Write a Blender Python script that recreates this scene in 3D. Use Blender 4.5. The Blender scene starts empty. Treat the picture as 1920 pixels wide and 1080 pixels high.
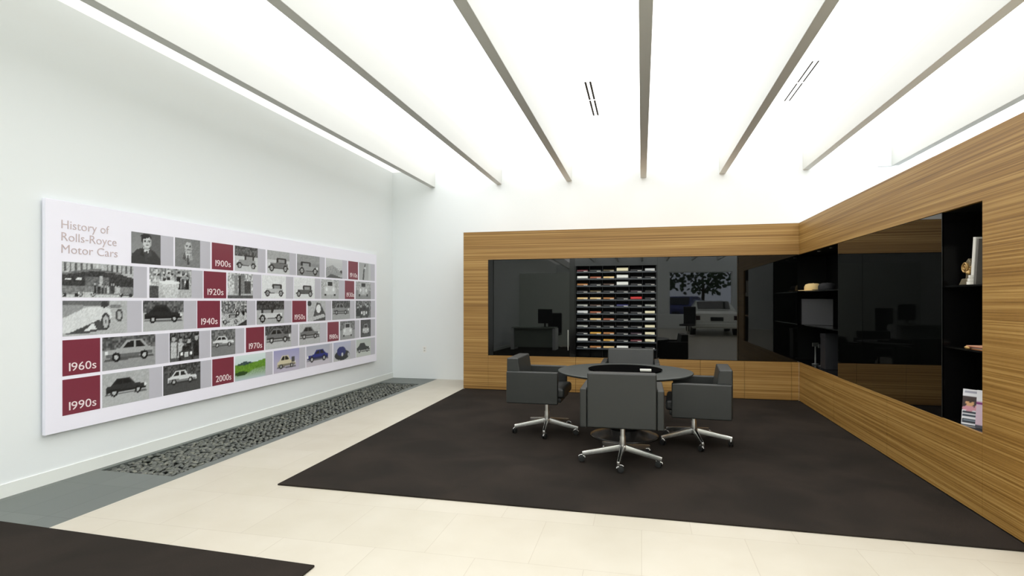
import bpy, bmesh, math, random
from mathutils import Vector, Matrix, Euler
random.seed(7)
scene = bpy.context.scene
COL = scene.collection
PI = math.pi

# ------------------------------------------------------------------ helpers
def lin(c):
    return tuple((v/12.92 if v <= 0.04045 else ((v+0.055)/1.055)**2.4) for v in c)
def rgb(r, g, b):
    return lin((r/255, g/255, b/255))

def mat(name, col, rough=0.5, metal=0.0, ior=1.5, spec=None, coat=0.0):
    m = bpy.data.materials.new(name); m.use_nodes = True
    b = m.node_tree.nodes['Principled BSDF']
    b.inputs['Base Color'].default_value = (*col, 1)
    b.inputs['Roughness'].default_value = rough
    b.inputs['Metallic'].default_value = metal
    b.inputs['IOR'].default_value = ior
    if spec is not None: b.inputs['Specular IOR Level'].default_value = spec
    if coat: b.inputs['Coat Weight'].default_value = coat
    return m
def nodes(m):
    nt = m.node_tree
    return nt, nt.nodes, nt.links, nt.nodes['Principled BSDF']
def N(ns, t, **kw):
    n = ns.new(t)
    for k, v in kw.items():
        if k in n.inputs.keys() if hasattr(n, 'inputs') else False: n.inputs[k].default_value = v
        else: setattr(n, k, v)
    return n
def ramp(ns, stops):
    r = ns.new('ShaderNodeValToRGB')
    e = r.color_ramp.elements
    while len(e) < len(stops): e.new(0.5)
    for el, (p, c) in zip(e, stops):
        el.position = p; el.color = (*c, 1)
    return r
def coords(ns, ls, scale, kind='world'):
    mp = ns.new('ShaderNodeMapping'); mp.inputs['Scale'].default_value = scale
    if kind == 'world':
        g = ns.new('ShaderNodeNewGeometry'); ls.new(g.outputs['Position'], mp.inputs['Vector'])
    else:
        g = ns.new('ShaderNodeTexCoord'); ls.new(g.outputs['Object'], mp.inputs['Vector'])
    return mp

def add_box(bm, lo, hi, bevel=0.0, seg=2, mtx=None):
    vs = [bm.verts.new((x, y, z)) for z in (lo[2], hi[2]) for y in (lo[1], hi[1]) for x in (lo[0], hi[0])]
    fs = [(0,2,3,1), (4,5,7,6), (0,1,5,4), (2,6,7,3), (0,4,6,2), (1,3,7,5)]
    faces = [bm.faces.new([vs[i] for i in f]) for f in fs]
    out = vs
    if bevel > 0:
        es = list({e for f in faces for e in f.edges})
        r = bmesh.ops.bevel(bm, geom=es, offset=bevel, segments=seg, profile=0.5, affect='EDGES')
        out = list({v for f in r['faces'] for v in f.verts} | {v for v in vs if v.is_valid})
    if mtx is not None:
        bmesh.ops.transform(bm, matrix=mtx, verts=out)
    return out
def add_prism(bm, pts, a, b, axis='x', bevel=0.0, seg=2):
    """closed polygon pts extruded between a and b along axis; pts are the two other coordinates"""
    def P(p, t):
        return {'x': (t, p[0], p[1]), 'y': (p[0], t, p[1]), 'z': (p[0], p[1], t)}[axis]
    va = [bm.verts.new(P(p, a)) for p in pts]; vb = [bm.verts.new(P(p, b)) for p in pts]
    n = len(pts)
    fs = [bm.faces.new(va), bm.faces.new(list(reversed(vb)))]
    for i in range(n):
        fs.append(bm.faces.new((va[i], vb[i], vb[(i+1) % n], va[(i+1) % n])))
    bmesh.ops.recalc_face_normals(bm, faces=fs)
    if bevel > 0:
        es = list({e for f in fs for e in f.edges})
        bmesh.ops.bevel(bm, geom=es, offset=bevel, segments=seg, profile=0.5, affect='EDGES')
def add_lathe(bm, prof, seg=32, c=(0,0,0)):
    rings = []
    for r, z in prof:
        if r < 1e-6: rings.append([bm.verts.new((c[0], c[1], c[2]+z))])
        else: rings.append([bm.verts.new((c[0]+r*math.cos(2*PI*i/seg), c[1]+r*math.sin(2*PI*i/seg), c[2]+z)) for i in range(seg)])
    for A, B in zip(rings, rings[1:]):
        for i in range(seg):
            j = (i+1) % seg
            if len(A) == 1 and len(B) == 1: continue
            if len(A) == 1: bm.faces.new((A[0], B[j], B[i]))
            elif len(B) == 1: bm.faces.new((A[i], A[j], B[0]))
            else: bm.faces.new((A[i], A[j], B[j], B[i]))
def add_cyl(bm, p0, p1, r0, r1=None, seg=16):
    r1 = r0 if r1 is None else r1
    p0 = Vector(p0); p1 = Vector(p1); d = (p1-p0).normalized()
    u = d.orthogonal().normalized(); v = d.cross(u)
    A = [bm.verts.new(p0+(u*math.cos(2*PI*i/seg)+v*math.sin(2*PI*i/seg))*r0) for i in range(seg)]
    B = [bm.verts.new(p1+(u*math.cos(2*PI*i/seg)+v*math.sin(2*PI*i/seg))*r1) for i in range(seg)]
    for i in range(seg):
        j = (i+1) % seg; bm.faces.new((A[i], A[j], B[j], B[i]))
    bm.faces.new(list(reversed(A))); bm.faces.new(B)
def add_blob(bm, c, s, sub=2, jit=0.0, rot=None):
    r = bmesh.ops.create_icosphere(bm, subdivisions=sub, radius=1.0)
    R = (rot or Euler((0,0,0))).to_matrix()
    for v in r['verts']:
        k = 1+random.uniform(-jit, jit)
        v.co = Vector(c) + R @ Vector((v.co.x*s[0]*k, v.co.y*s[1]*k, v.co.z*s[2]*k))
    return r['verts']

def obj(name, bm, m, parent=None, smooth=False, loc=None, fix=True):
    if fix: bmesh.ops.recalc_face_normals(bm, faces=bm.faces[:])
    me = bpy.data.meshes.new(name); bm.to_mesh(me); bm.free()
    if m is not None: me.materials.append(m)
    if smooth:
        me.polygons.foreach_set('use_smooth', [True]*len(me.polygons))
    o = bpy.data.objects.new(name, me); COL.objects.link(o)
    if smooth == 'w':
        w = o.modifiers.new('wn', 'WEIGHTED_NORMAL'); w.keep_sharp = False; w.weight = 100
    if parent is not None: o.parent = parent
    if loc is not None: o.location = loc
    return o
def BM(): return bmesh.new()
def boxo(name, lo, hi, m, parent=None, bevel=0.0, seg=2, smooth=False, loc=None):
    b = BM(); add_box(b, lo, hi, bevel, seg)
    return obj(name, b, m, parent, smooth or ('w' if bevel else False), loc)
def tag(o, label, cat, group=None, kind=None):
    o['label'] = label; o['category'] = cat
    if group: o['group'] = group
    if kind: o['kind'] = kind
    return o
def thing(name, label, cat, loc=(0,0,0), rz=0, group=None):
    o = bpy.data.objects.new(name, None); COL.objects.link(o)
    o.empty_display_size = 0.1
    o.location = loc; o.rotation_euler = (0, 0, rz)
    return tag(o, label, cat, group)
def struct(o, label=None):
    o['kind'] = 'structure'
    if label: o['label'] = label
    return o
KIDS = {}
def copy_tree(o, parent=None):
    c = o.copy(); COL.objects.link(c)
    if parent is not None: c.parent = parent
    for ch in [x for x in bpy.data.objects if x.parent == o]:
        copy_tree(ch, c)
    return c

# ------------------------------------------------------------------ materials
def m_wall():
    m = mat('painted plaster', rgb(234, 239, 240), 0.75)
    nt, ns, ls, b = nodes(m)
    mp = coords(ns, ls, (60, 60, 60)); n = ns.new('ShaderNodeTexNoise'); n.inputs['Scale'].default_value = 1
    ls.new(mp.outputs[0], n.inputs['Vector'])
    bp = ns.new('ShaderNodeBump'); bp.inputs['Strength'].default_value = 0.03; bp.inputs['Distance'].default_value = 0.002
    ls.new(n.outputs['Fac'], bp.inputs['Height']); ls.new(bp.outputs[0], b.inputs['Normal'])
    return m
M_wall = m_wall()
M_beam = mat('beam paint', rgb(206, 208, 204), 0.6)
M_base = mat('baseboard paint', rgb(234, 238, 234), 0.45)

def m_wood():
    m = mat('striped oak veneer', rgb(190, 145, 90), 0.5)
    nt, ns, ls, b = nodes(m)
    mp = coords(ns, ls, (0.3, 0.3, 78)); n1 = ns.new('ShaderNodeTexNoise')
    n1.inputs['Scale'].default_value = 1; n1.inputs['Detail'].default_value = 3; n1.inputs['Roughness'].default_value = 0.6
    ls.new(mp.outputs[0], n1.inputs['Vector'])
    mp2 = coords(ns, ls, (0.9, 0.9, 190)); n2 = ns.new('ShaderNodeTexNoise')
    n2.inputs['Scale'].default_value = 1; n2.inputs['Detail'].default_value = 2
    ls.new(mp2.outputs[0], n2.inputs['Vector'])
    mp3 = coords(ns, ls, (0.5, 0.5, 9)); n3 = ns.new('ShaderNodeTexNoise'); n3.inputs['Scale'].default_value = 1
    ls.new(mp3.outputs[0], n3.inputs['Vector'])
    a = ns.new('ShaderNodeMath'); a.operation = 'MULTIPLY_ADD'; a.inputs[1].default_value = 0.35
    ls.new(n2.outputs['Fac'], a.inputs[0]); ls.new(n1.outputs['Fac'], a.inputs[2])
    a2 = ns.new('ShaderNodeMath'); a2.operation = 'MULTIPLY_ADD'; a2.inputs[1].default_value = 0.25
    ls.new(n3.outputs['Fac'], a2.inputs[0]); ls.new(a.outputs[0], a2.inputs[2])
    r = ramp(ns, [(0.50, rgb(98, 66, 22)), (0.64, rgb(127, 91, 37)), (0.80, rgb(149, 111, 52)), (0.98, rgb(177, 141, 80))])
    ls.new(a2.outputs[0], r.inputs[0]); ls.new(r.outputs[0], b.inputs['Base Color'])
    return m
M_wood = m_wood()
M_seam = mat('dark shadow gap', rgb(18, 14, 10), 0.8)

def m_stone():
    m = mat('cream limestone tiles', rgb(238, 232, 214), 0.32)
    nt, ns, ls, b = nodes(m)
    mp = coords(ns, ls, (1, 1, 1))
    br = ns.new('ShaderNodeTexBrick'); br.offset = 0.5
    br.inputs['Color1'].default_value = (*rgb(198, 192, 178), 1); br.inputs['Color2'].default_value = (*rgb(193, 187, 172), 1)
    br.inputs['Mortar'].default_value = (*rgb(180, 172, 157), 1)
    br.inputs['Scale'].default_value = 1; br.inputs['Mortar Size'].default_value = 0.0022
    br.inputs['Brick Width'].default_value = 0.61; br.inputs['Row Height'].default_value = 0.61
    ls.new(mp.outputs[0], br.inputs['Vector'])
    n = ns.new('ShaderNodeTexNoise'); n.inputs['Scale'].default_value = 3; n.inputs['Detail'].default_value = 5
    ls.new(mp.outputs[0], n.inputs['Vector'])
    r = ramp(ns, [(0.3, (0.93, 0.92, 0.9)), (0.7, (1, 1, 1))]); ls.new(n.outputs['Fac'], r.inputs[0])
    mx = ns.new('ShaderNodeMix'); mx.data_type = 'RGBA'; mx.blend_type = 'MULTIPLY'; mx.inputs[0].default_value = 1
    ls.new(br.outputs[0], mx.inputs[6]); ls.new(r.outputs[0], mx.inputs[7]); ls.new(mx.outputs[2], b.inputs['Base Color'])
    return m
M_stone = m_stone()
def m_slate():
    m = mat('grey slate tiles', rgb(112, 118, 114), 0.42)
    nt, ns, ls, b = nodes(m)
    mp = coords(ns, ls, (1, 1, 1))
    br = ns.new('ShaderNodeTexBrick'); br.offset = 0
    br.inputs['Color1'].default_value = (*rgb(98, 104, 100), 1); br.inputs['Color2'].default_value = (*rgb(91, 97, 94), 1)
    br.inputs['Mortar'].default_value = (*rgb(72, 76, 74), 1)
    br.inputs['Scale'].default_value = 1; br.inputs['Mortar Size'].default_value = 0.002
    br.inputs['Brick Width'].default_value = 0.3; br.inputs['Row Height'].default_value = 0.6
    ls.new(mp.outputs[0], br.inputs['Vector']); ls.new(br.outputs[0], b.inputs['Base Color'])
    return m
M_slate = m_slate()
def m_rug():
    m = mat('dark brown carpet', rgb(52, 44, 39), 0.95, spec=0.15)
    nt, ns, ls, b = nodes(m)
    mp = coords(ns, ls, (1.1, 1.1, 1)); n = ns.new('ShaderNodeTexNoise'); n.inputs['Scale'].default_value = 1.6; n.inputs['Detail'].default_value = 6
    n.inputs['Distortion'].default_value = 0.6
    ls.new(mp.outputs[0], n.inputs['Vector'])
    r = ramp(ns, [(0.35, rgb(32, 28, 24)), (0.65, rgb(43, 37, 32))]); ls.new(n.outputs['Fac'], r.inputs[0])
    ls.new(r.outputs[0], b.inputs['Base Color'])
    n2 = ns.new('ShaderNodeTexNoise'); n2.inputs['Scale'].default_value = 260
    ls.new(mp.outputs[0], n2.inputs['Vector'])
    bp = ns.new('ShaderNodeBump'); bp.inputs['Strength'].default_value = 0.5; bp.inputs['Distance'].default_value = 0.004
    ls.new(n2.outputs['Fac'], bp.inputs['Height']); ls.new(bp.outputs[0], b.inputs['Normal'])
    return m
M_rug = m_rug()
M_blackglass = mat('black glass', (0.002, 0.0022, 0.002), 0.015, ior=1.52)
M_lacquer = mat('black lacquer', (0.004, 0.004, 0.004), 0.12, spec=0.35)
M_blackmatt = mat('matt black', (0.006, 0.006, 0.006), 0.55, spec=0.2)
def m_leather():
    m = mat('charcoal leather', rgb(37, 39, 37), 0.43)
    nt, ns, ls, b = nodes(m)
    mp = coords(ns, ls, (90, 90, 90), 'obj'); n = ns.new('ShaderNodeTexNoise'); n.inputs['Scale'].default_value = 2
    ls.new(mp.outputs[0], n.inputs['Vector'])
    bp = ns.new('ShaderNodeBump'); bp.inputs['Strength'].default_value = 0.12; bp.inputs['Distance'].default_value = 0.002
    ls.new(n.outputs['Fac'], bp.inputs['Height']); ls.new(bp.outputs[0], b.inputs['Normal'])
    return m
M_leather = m_leather()
M_leather2 = mat('charcoal leather seat', rgb(36, 38, 37), 0.45)
M_alu = mat('polished aluminium', (0.9, 0.9, 0.88), 0.24, metal=1.0)
M_steel = mat('brushed steel', (0.6, 0.58, 0.55), 0.3, metal=1.0)
M_rubber = mat('dark grey rubber', rgb(26, 27, 26), 0.55)
M_tabletop = mat('dark grey tabletop', rgb(60, 64, 62), 0.36)
M_board = mat('white board print', rgb(244, 243, 255), 0.35)
M_boardside = mat('grey board edge', rgb(196, 200, 200), 0.5)
M_red = mat('dark red print', rgb(124, 50, 66), 0.35)
M_caption = mat('grey lilac print', rgb(191, 191, 201), 0.35)
M_textw = mat('white lettering', rgb(240, 228, 230), 0.4)
M_textg = mat('dusty rose lettering', rgb(202, 186, 188), 0.4)
def m_print():
    m = mat('photo print', (0.5, 0.5, 0.5), 0.35)
    nt, ns, ls, b = nodes(m)
    a = ns.new('ShaderNodeVertexColor'); a.layer_name = 'picture'
    ls.new(a.outputs['Color'], b.inputs['Base Color'])
    return m
M_print = m_print()
def emis(name, col, s):
    m = bpy.data.materials.new(name); m.use_nodes = True
    nt = m.node_tree; b = nt.nodes['Principled BSDF']
    b.inputs['Base Color'].default_value = (0.8, 0.8, 0.8, 1)
    b.inputs['Emission Color'].default_value = (*col, 1); b.inputs['Emission Strength'].default_value = s
    return m
M_lum = emis('backlit ceiling membrane', (1.0, 1.0, 1.0), 2.1)
M_lum0 = emis('added strip glow', (1.0, 0.99, 0.94), 0.85)  # glow added to the plain ceiling strip, brightens the upper left wall
M_ceil = mat('ceiling paint', rgb(238, 238, 230), 0.8)
def m_pebble():
    m = mat('river pebble', rgb(88, 90, 84), 0.36)
    nt, ns, ls, b = nodes(m)
    mp = coords(ns, ls, (26, 26, 26)); n = ns.new('ShaderNodeTexNoise'); n.inputs['Scale'].default_value = 1
    ls.new(mp.outputs[0], n.inputs['Vector'])
    r = ramp(ns, [(0.3, rgb(52, 55, 53)), (0.5, rgb(84, 88, 82)), (0.72, rgb(124, 125, 112))])
    ls.new(n.outputs['Fac'], r.inputs[0]); ls.new(r.outputs[0], b.inputs['Base Color'])
    return m
M_pebble = m_pebble()
M_glass = bpy.data.materials.new('window glass'); M_glass.use_nodes = True
_b = M_glass.node_tree.nodes['Principled BSDF']
_b.inputs['Transmission Weight'].default_value = 1; _b.inputs['Roughness'].default_value = 0; _b.inputs['IOR'].default_value = 1.05
M_frame = mat('white window frame', rgb(235, 238, 238), 0.5)

# ------------------------------------------------------------------ the room
LX, BY, CZ = -4.58, 9.87, 3.87       # left wall, back wall, ceiling height
RX, FY = 5.3, -13.2                  # right wall, far end behind the camera
BX = [-3.78 + 1.27*i for i in range(8)]
SB = -3.69                           # border between cream stone and slate
o = boxo('floor', (SB, FY, -0.12), (RX, BY+1.1, 0.0), M_stone); struct(o, 'cream limestone tile floor')
bm = BM()
add_box(bm, (LX, FY, -0.12), (SB, 3.91, 0)); add_box(bm, (LX, 9.22, -0.12), (SB, BY, 0))
add_box(bm, (LX, 3.91, -0.12), (-4.51, 9.22, 0)); add_box(bm, (-3.78, 3.91, -0.12), (SB, 9.22, 0))
o = obj('trim_1', bm, M_slate); struct(o, 'grey slate tile border along the left wall')
o = boxo('trim_2', (-4.51, 3.91, -0.12), (-3.78, 9.22, -0.045), mat('gap shade tray', rgb(26, 27, 25), 0.9)); struct(o, 'bottom of the pebble trough, coloured dark as gap shade')  # shade between the pebbles is put into this dark colour
o = boxo('wall_left', (LX-0.2, FY-0.2, -0.12), (LX, BY+0.2, CZ+0.3), M_wall); struct(o, 'white left wall')
bm = BM()
WX0 = 3.19
add_box(bm, (LX, BY, -0.12), (WX0, BY+1.1, CZ+0.3))
add_box(bm, (WX0, BY+0.9, -0.12), (RX, BY+1.1, CZ+0.3)); add_box(bm, (3.60, BY, 3.55), (3.83, BY+0.06, CZ))
o = obj('wall_back', bm, M_wall); struct(o, 'white back wall')
bm = BM()
add_box(bm, (RX, FY-0.2, -0.12), (RX+0.2, 8.9, CZ+0.3)); add_box(bm, (RX, 8.9, -0.12), (RX+0.2, BY+1.1, 0.3)); add_box(bm, (RX, 8.9, 3.6), (RX+0.2, BY+1.1, CZ+0.3)); add_box(bm, (RX, BY+0.7, 0.3), (RX+0.2, BY+1.1, 3.6))
o = obj('wall_right', bm, M_wall); struct(o)
def window(name, x0, x1, z0, z1, y, bars):
    bm = BM(); t = 0.05
    add_box(bm, (x0, y, z0), (x0+t, y+0.06, z1)); add_box(bm, (x1-t, y, z0), (x1, y+0.06, z1))
    add_box(bm, (x0+t, y, z0), (x1-t, y+0.06, z0+t)); add_box(bm, (x0+t, y, z1-t), (x1-t, y+0.06, z1))
    for bx in bars: add_box(bm, (bx-0.02, y, z0+t), (bx+0.02, y+0.06, z1-t))
    f = obj(name, bm, M_frame); struct(f)
    g = boxo('pane', (x0+t, y+0.025, z0+t), (x1-t, y+0.035, z1-t), M_glass, f)
    return f
bm = BM()
for ya, yb, za, zb in ((8.9, 8.96, .3, 3.6), (BY+.64, BY+.7, .3, 3.6), (8.96, BY+.64, .3, .36), (8.96, BY+.64, 3.54, 3.6), (9.7, 9.76, .36, 3.54)): add_box(bm, (RX+.05, ya, za), (RX+.12, yb, zb))
o = obj('window_added', bm, M_frame); struct(o); boxo('pane', (RX+.08, 8.96, .36), (RX+.09, BY+.64, 3.54), M_glass, o)  # unseen window, added so daylight floods the recess beside the back wall
# far end behind the camera, with the street window
W2 = (1.40, 4.55, 0.70, 2.98)
bm = BM()
add_box(bm, (LX, FY-0.2, -0.12), (W2[0], FY, CZ+0.3)); add_box(bm, (W2[1], FY-0.2, -0.12), (RX, FY, CZ+0.3))
add_box(bm, (W2[0], FY-0.2, -0.12), (W2[1], FY, W2[2])); add_box(bm, (W2[0], FY-0.2, W2[3]), (W2[1], FY, CZ+0.3))
o = obj('wall_front', bm, M_wall); struct(o)
window('window_2', *W2, FY-0.13, [])
M_part = mat('grey green partition paint', rgb(226, 234, 226), 0.7)
o = boxo('wall_partition', (LX, -3.7, 0), (-0.75, -3.55, 2.74), M_part); struct(o)

# ceiling: plain strip by the left wall with an added weak glow, backlit membranes in the bays
bm = BM(); add_box(bm, (LX, FY, CZ), (BX[0], BY, CZ+0.2)); o = obj('ceiling', bm, M_lum0); struct(o, 'white ceiling strip over the left wall with added dim glow')
for i in range(7):
    x1 = BX[i+1] if i < 6 else RX
    o = boxo('ceiling_membrane', (BX[i], FY, CZ), (x1, BY+(0.9 if i >= 5 else 0), CZ+0.2), M_lum)
    struct(o, 'backlit white ceiling membrane between beams')
ordn = ['first', 'second', 'third', 'fourth', 'fifth', 'sixth', 'seventh']
for i in range(7):
    o = boxo('ceiling_beam', (BX[i]-0.05, FY, 3.55), (BX[i]+0.05, BY, CZ), M_beam, bevel=0.004, seg=1)
    struct(o, 'white ceiling beam, %s from the left wall' % ordn[i])
bm = BM(); add_box(bm, (LX, FY, 0), (LX+0.010, BY, 0.10)); o = obj('baseboard_left', bm, M_base); struct(o)

# slot diffusers in the ceiling
def slots(xc, y0, y1, label, wgt):
    t = thing('slot_diffuser', label, 'air vent', (xc, (y0+y1)/2, CZ), 0, 'linear slot diffusers in the ceiling')
    h = (y1-y0)/2
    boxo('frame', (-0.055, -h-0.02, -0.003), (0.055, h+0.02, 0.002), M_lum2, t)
    for s in (-1, 1):
        for a, b in ((-h, -0.02), (0.02, h)):
            boxo('slot', (s*0.027-wgt, a, -0.0075), (s*0.027+wgt, b, -0.0028), M_slot, t)
M_slot = mat('dark slot', rgb(60, 58, 52), 0.7)
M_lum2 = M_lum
slots(-0.58, 6.25, 7.40, 'dark twin slot air vent in the ceiling left of the centre beam', 0.011)
slots(1.71, 6.22, 7.38, 'thin twin slot air vent in the ceiling right of the centre beam', 0.007)

# ------------------------------------------------------------------ rugs
def flat(name, pts, z0, z1, m):
    bm = BM(); add_prism(bm, pts, z0, z1, 'z', 0.003, 1)
    return obj(name, bm, m)
o = flat('area_rug', [(-2.79, 3.905), (2.2195, 3.83), (2.2195, 8.82), (-2.85, 8.82)], 0.0, 0.012, M_rug)
tag(o, 'large dark brown carpet under the round table and chairs', 'rug')
o = flat('area_rug', [(-5+0.45, 2.86), (-1.735, 2.752), (-1.735, -2.6), (-4.55, -2.6)], 0.0, 0.012, M_rug)
tag(o, 'dark brown carpet cut by the bottom left corner of the photo', 'rug')

# ------------------------------------------------------------------ pebble bed
PEB = []
for k in range(5):
    bm = BM(); add_blob(bm, (0,0,0), (0.028+0.003*k, 0.021+0.0015*(k % 3), 0.014), 2, 0.04)
    me = bpy.data.meshes.new('pebble'); bm.to_mesh(me); bm.free(); me.materials.append(M_pebble)
    me.polygons.foreach_set('use_smooth', [True]*len(me.polygons)); PEB.append(me)
spots = []
y = 3.935; row = 0
while y < 9.2:
    x = -4.485 + (0.024 if row % 2 else 0)
    while x < -3.80:
        spots.append((x+random.uniform(-.011, .011), y+random.uniform(-.010, .010), random.uniform(-0.030, -0.012),
                      random.uniform(-.5, .5), random.uniform(-.4, .4), random.uniform(0, PI), random.randrange(5)))
        x += 0.057
    y += 0.0455; row += 1
proto = bpy.data.objects.new('river_pebble', PEB[0]); COL.objects.link(proto)
tag(proto, 'dark grey rounded river pebble in the near end of the sunken pebble bed', 'pebble', 'river pebbles at the near end of the bed')
for i, s in enumerate(spots[:300]):
    p = proto if i == 0 else proto.copy()
    if i:
        COL.objects.link(p); p.data = PEB[s[6]]
    p.location = s[:3]; p.rotation_euler = s[3:6]
bm = BM()
for s in spots[300:]:
    add_blob(bm, s[:3], (0.028+0.003*s[6], 0.022, 0.014), 1, 0.04, Euler(s[3:6]))
o = obj('river_pebbles', bm, M_pebble, smooth=True)
tag(o, 'bed of dark grey river pebbles sunk in the slate border along the left wall', 'pebbles', kind='stuff')

# ------------------------------------------------------------------ printed pictures
class Pic:
    def __init__(s, w, h, c): s.w, s.h = w, h; s.a = [[c]*w for _ in range(h)]
    def put(s, fn, c, mix=1.0):
        for j in range(s.h):
            for i in range(s.w):
                x = (i+.5)/s.w; y = (j+.5)/s.h
                if fn(x, y):
                    o = s.a[j][i]; s.a[j][i] = tuple(o[k]*(1-mix)+c[k]*mix for k in range(3))
    def rect(s, x0, y0, x1, y1, c, mix=1.0): s.put(lambda x, y: x0 <= x <= x1 and y0 <= y <= y1, c, mix)
    def ell(s, cx, cy, rx, ry, c, mix=1.0): s.put(lambda x, y: ((x-cx)/rx)**2+((y-cy)/ry)**2 <= 1, c, mix)
    def poly(s, pts, c, mix=1.0):
        def f(x, y):
            r = False; n = len(pts)
            for i in range(n):
                (xa, ya), (xb, yb) = pts[i], pts[i-1]
                if (ya > y) != (yb > y) and x < (xb-xa)*(y-ya)/(yb-ya)+xa: r = not r
            return r
        s.put(f, c, mix)
    def noise(s, amp, x0=0, y0=0, x1=1, y1=1, blk=1):
        rnd = {}
        for j in range(s.h):
            for i in range(s.w):
                x = (i+.5)/s.w; y = (j+.5)/s.h
                if x0 <= x <= x1 and y0 <= y <= y1:
                    k = (i//blk, j//blk)
                    if k not in rnd: rnd[k] = random.uniform(-amp, amp)
                    s.a[j][i] = tuple(max(0, min(1, v+rnd[k])) for v in s.a[j][i])
    def grad(s, y0, y1, c0, c1):
        for j in range(s.h):
            y = (j+.5)/s.h
            if y0 <= y <= y1:
                t = (y-y0)/(y1-y0); s.a[j] = [tuple(c0[k]*(1-t)+c1[k]*t for k in range(3))]*s.w
def g(v): return (v*0.98, v, v*1.01)
def sedan(p, x, y, s, body, flip=False, tall=1.0, dark=g(.12), shade=None):
    """three quarter side view of a saloon; x,y lower left of its box, s width"""
    a = p.w/p.h if p.h else 1
    def X(u): return x+s*((1-u) if flip else u)
    def Y(v): return y+s*v*0.42*tall*0.96+0.05
    sh = shade or tuple(v*0.62 for v in body)
    p.poly([(X(-.02), Y(.0)), (X(1.02), Y(.04)), (X(1.0), Y(.14)), (X(0.02), Y(.12))], g(.18), .6)
    p.poly([(X(0), Y(.16)), (X(.02), Y(.48)), (X(.3), Y(.56)), (X(.42), Y(.92)), (X(.74), Y(.94)), (X(.88), Y(.58)), (X(1), Y(.48)), (X(1), Y(.18))], body)
    p.poly([(X(0.02), Y(.16)), (X(.02), Y(.3)), (X(.98), Y(.34)), (X(.98), Y(.18))], sh)
    p.poly([(X(.36), Y(.58)), (X(.45), Y(.84)), (X(.58), Y(.86)), (X(.58), Y(.58))], dark)
    p.poly([(X(.61), Y(.58)), (X(.61), Y(.86)), (X(.72), Y(.86)), (X(.82), Y(.58))], dark)
    for wx in (.22, .8):
        p.ell(X(wx), Y(.16), s*.085, s*.085*p.w/p.h*1.0, g(.08)); p.ell(X(wx), Y(.16), s*.04, s*.04*p.w/p.h, g(.75))
    p.ell(X(.03), Y(.38), s*.035, s*.035*p.w/p.h, g(.9))
def tourer(p, x, y, s, body, flip=False, top=True):
    def X(u): return x+s*((1-u) if flip else u)
    def Y(v): return y+s*v*0.62
    if top: p.poly([(X(.38), Y(.9)), (X(.42), Y(1.0)), (X(.86), Y(1.0)), (X(.9), Y(.9)), (X(.9), Y(.5)), (X(.42), Y(.5))], g(.2)); p.rect(min(X(.48), X(.8)), Y(.62), max(X(.48), X(.8)), Y(.86), g(.6))
    p.poly([(X(.05), Y(.2)), (X(.08), Y(.58)), (X(.4), Y(.62)), (X(.95), Y(.6)), (X(.95), Y(.22))], body)
    p.poly([(X(0), Y(.3)), (X(.16), Y(.44)), (X(.34), Y(.24)), (X(.7), Y(.2)), (X(.84), Y(.42)), (X(1), Y(.25)), (X(1), Y(.18)), (X(0), Y(.18))], g(.2))
    for wx in (.16, .84):
        p.ell(X(wx), Y(.2), s*.11, s*.11*p.w/p.h, g(.1)); p.ell(X(wx), Y(.2), s*.06, s*.06*p.w/p.h, g(.72)); p.ell(X(wx), Y(.2), s*.02, s*.02*p.w/p.h, g(.2))
    p.ell(X(.06), Y(.5), s*.04, s*.04*p.w/p.h, g(.9))
def frontcar(p, cx, y, s, body, grille=g(.8)):
    r = p.w/p.h
    p.poly([(cx-s*.5, y), (cx-s*.5, y+s*.45*r*.8), (cx-s*.32, y+s*.5*r*.8), (cx-s*.25, y+s*.85*r*.8), (cx+s*.25, y+s*.85*r*.8), (cx+s*.32, y+s*.5*r*.8), (cx+s*.5, y+s*.45*r*.8), (cx+s*.5, y)], body)
    p.rect(cx-s*.22, y+s*.52*r*.8, cx+s*.22, y+s*.78*r*.8, g(.14))
    p.rect(cx-s*.12, y+s*.08*r, cx+s*.12, y+s*.36*r, grille)
    for d in (-1, 1):
        p.ell(cx+d*s*.3, y+s*.26*r, s*.09, s*.09*r, g(.92)); p.rect(cx+d*s*.4-s*.08, y-s*.06*r, cx+d*s*.4+s*.08, y+s*.06*r, g(.08))
def crowd(p, x0, x1, y0, y1, n):
    for i in range(n):
        x = x0+(x1-x0)*(i+random.uniform(.2, .8))/n; t = random.uniform(.75, 1)*(y1-y0)
        c = g(random.choice([.12, .2, .3, .75])); w = (x1-x0)/n*.42
        p.poly([(x-w, y0), (x-w*.9, y0+t*.72), (x+w*.9, y0+t*.72), (x+w, y0)], c); p.ell(x, y0+t*.85, w*.6, t*.14, g(.68)); p.ell(x, y0+t*.97, w*.6, t*.06, g(.12))
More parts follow.
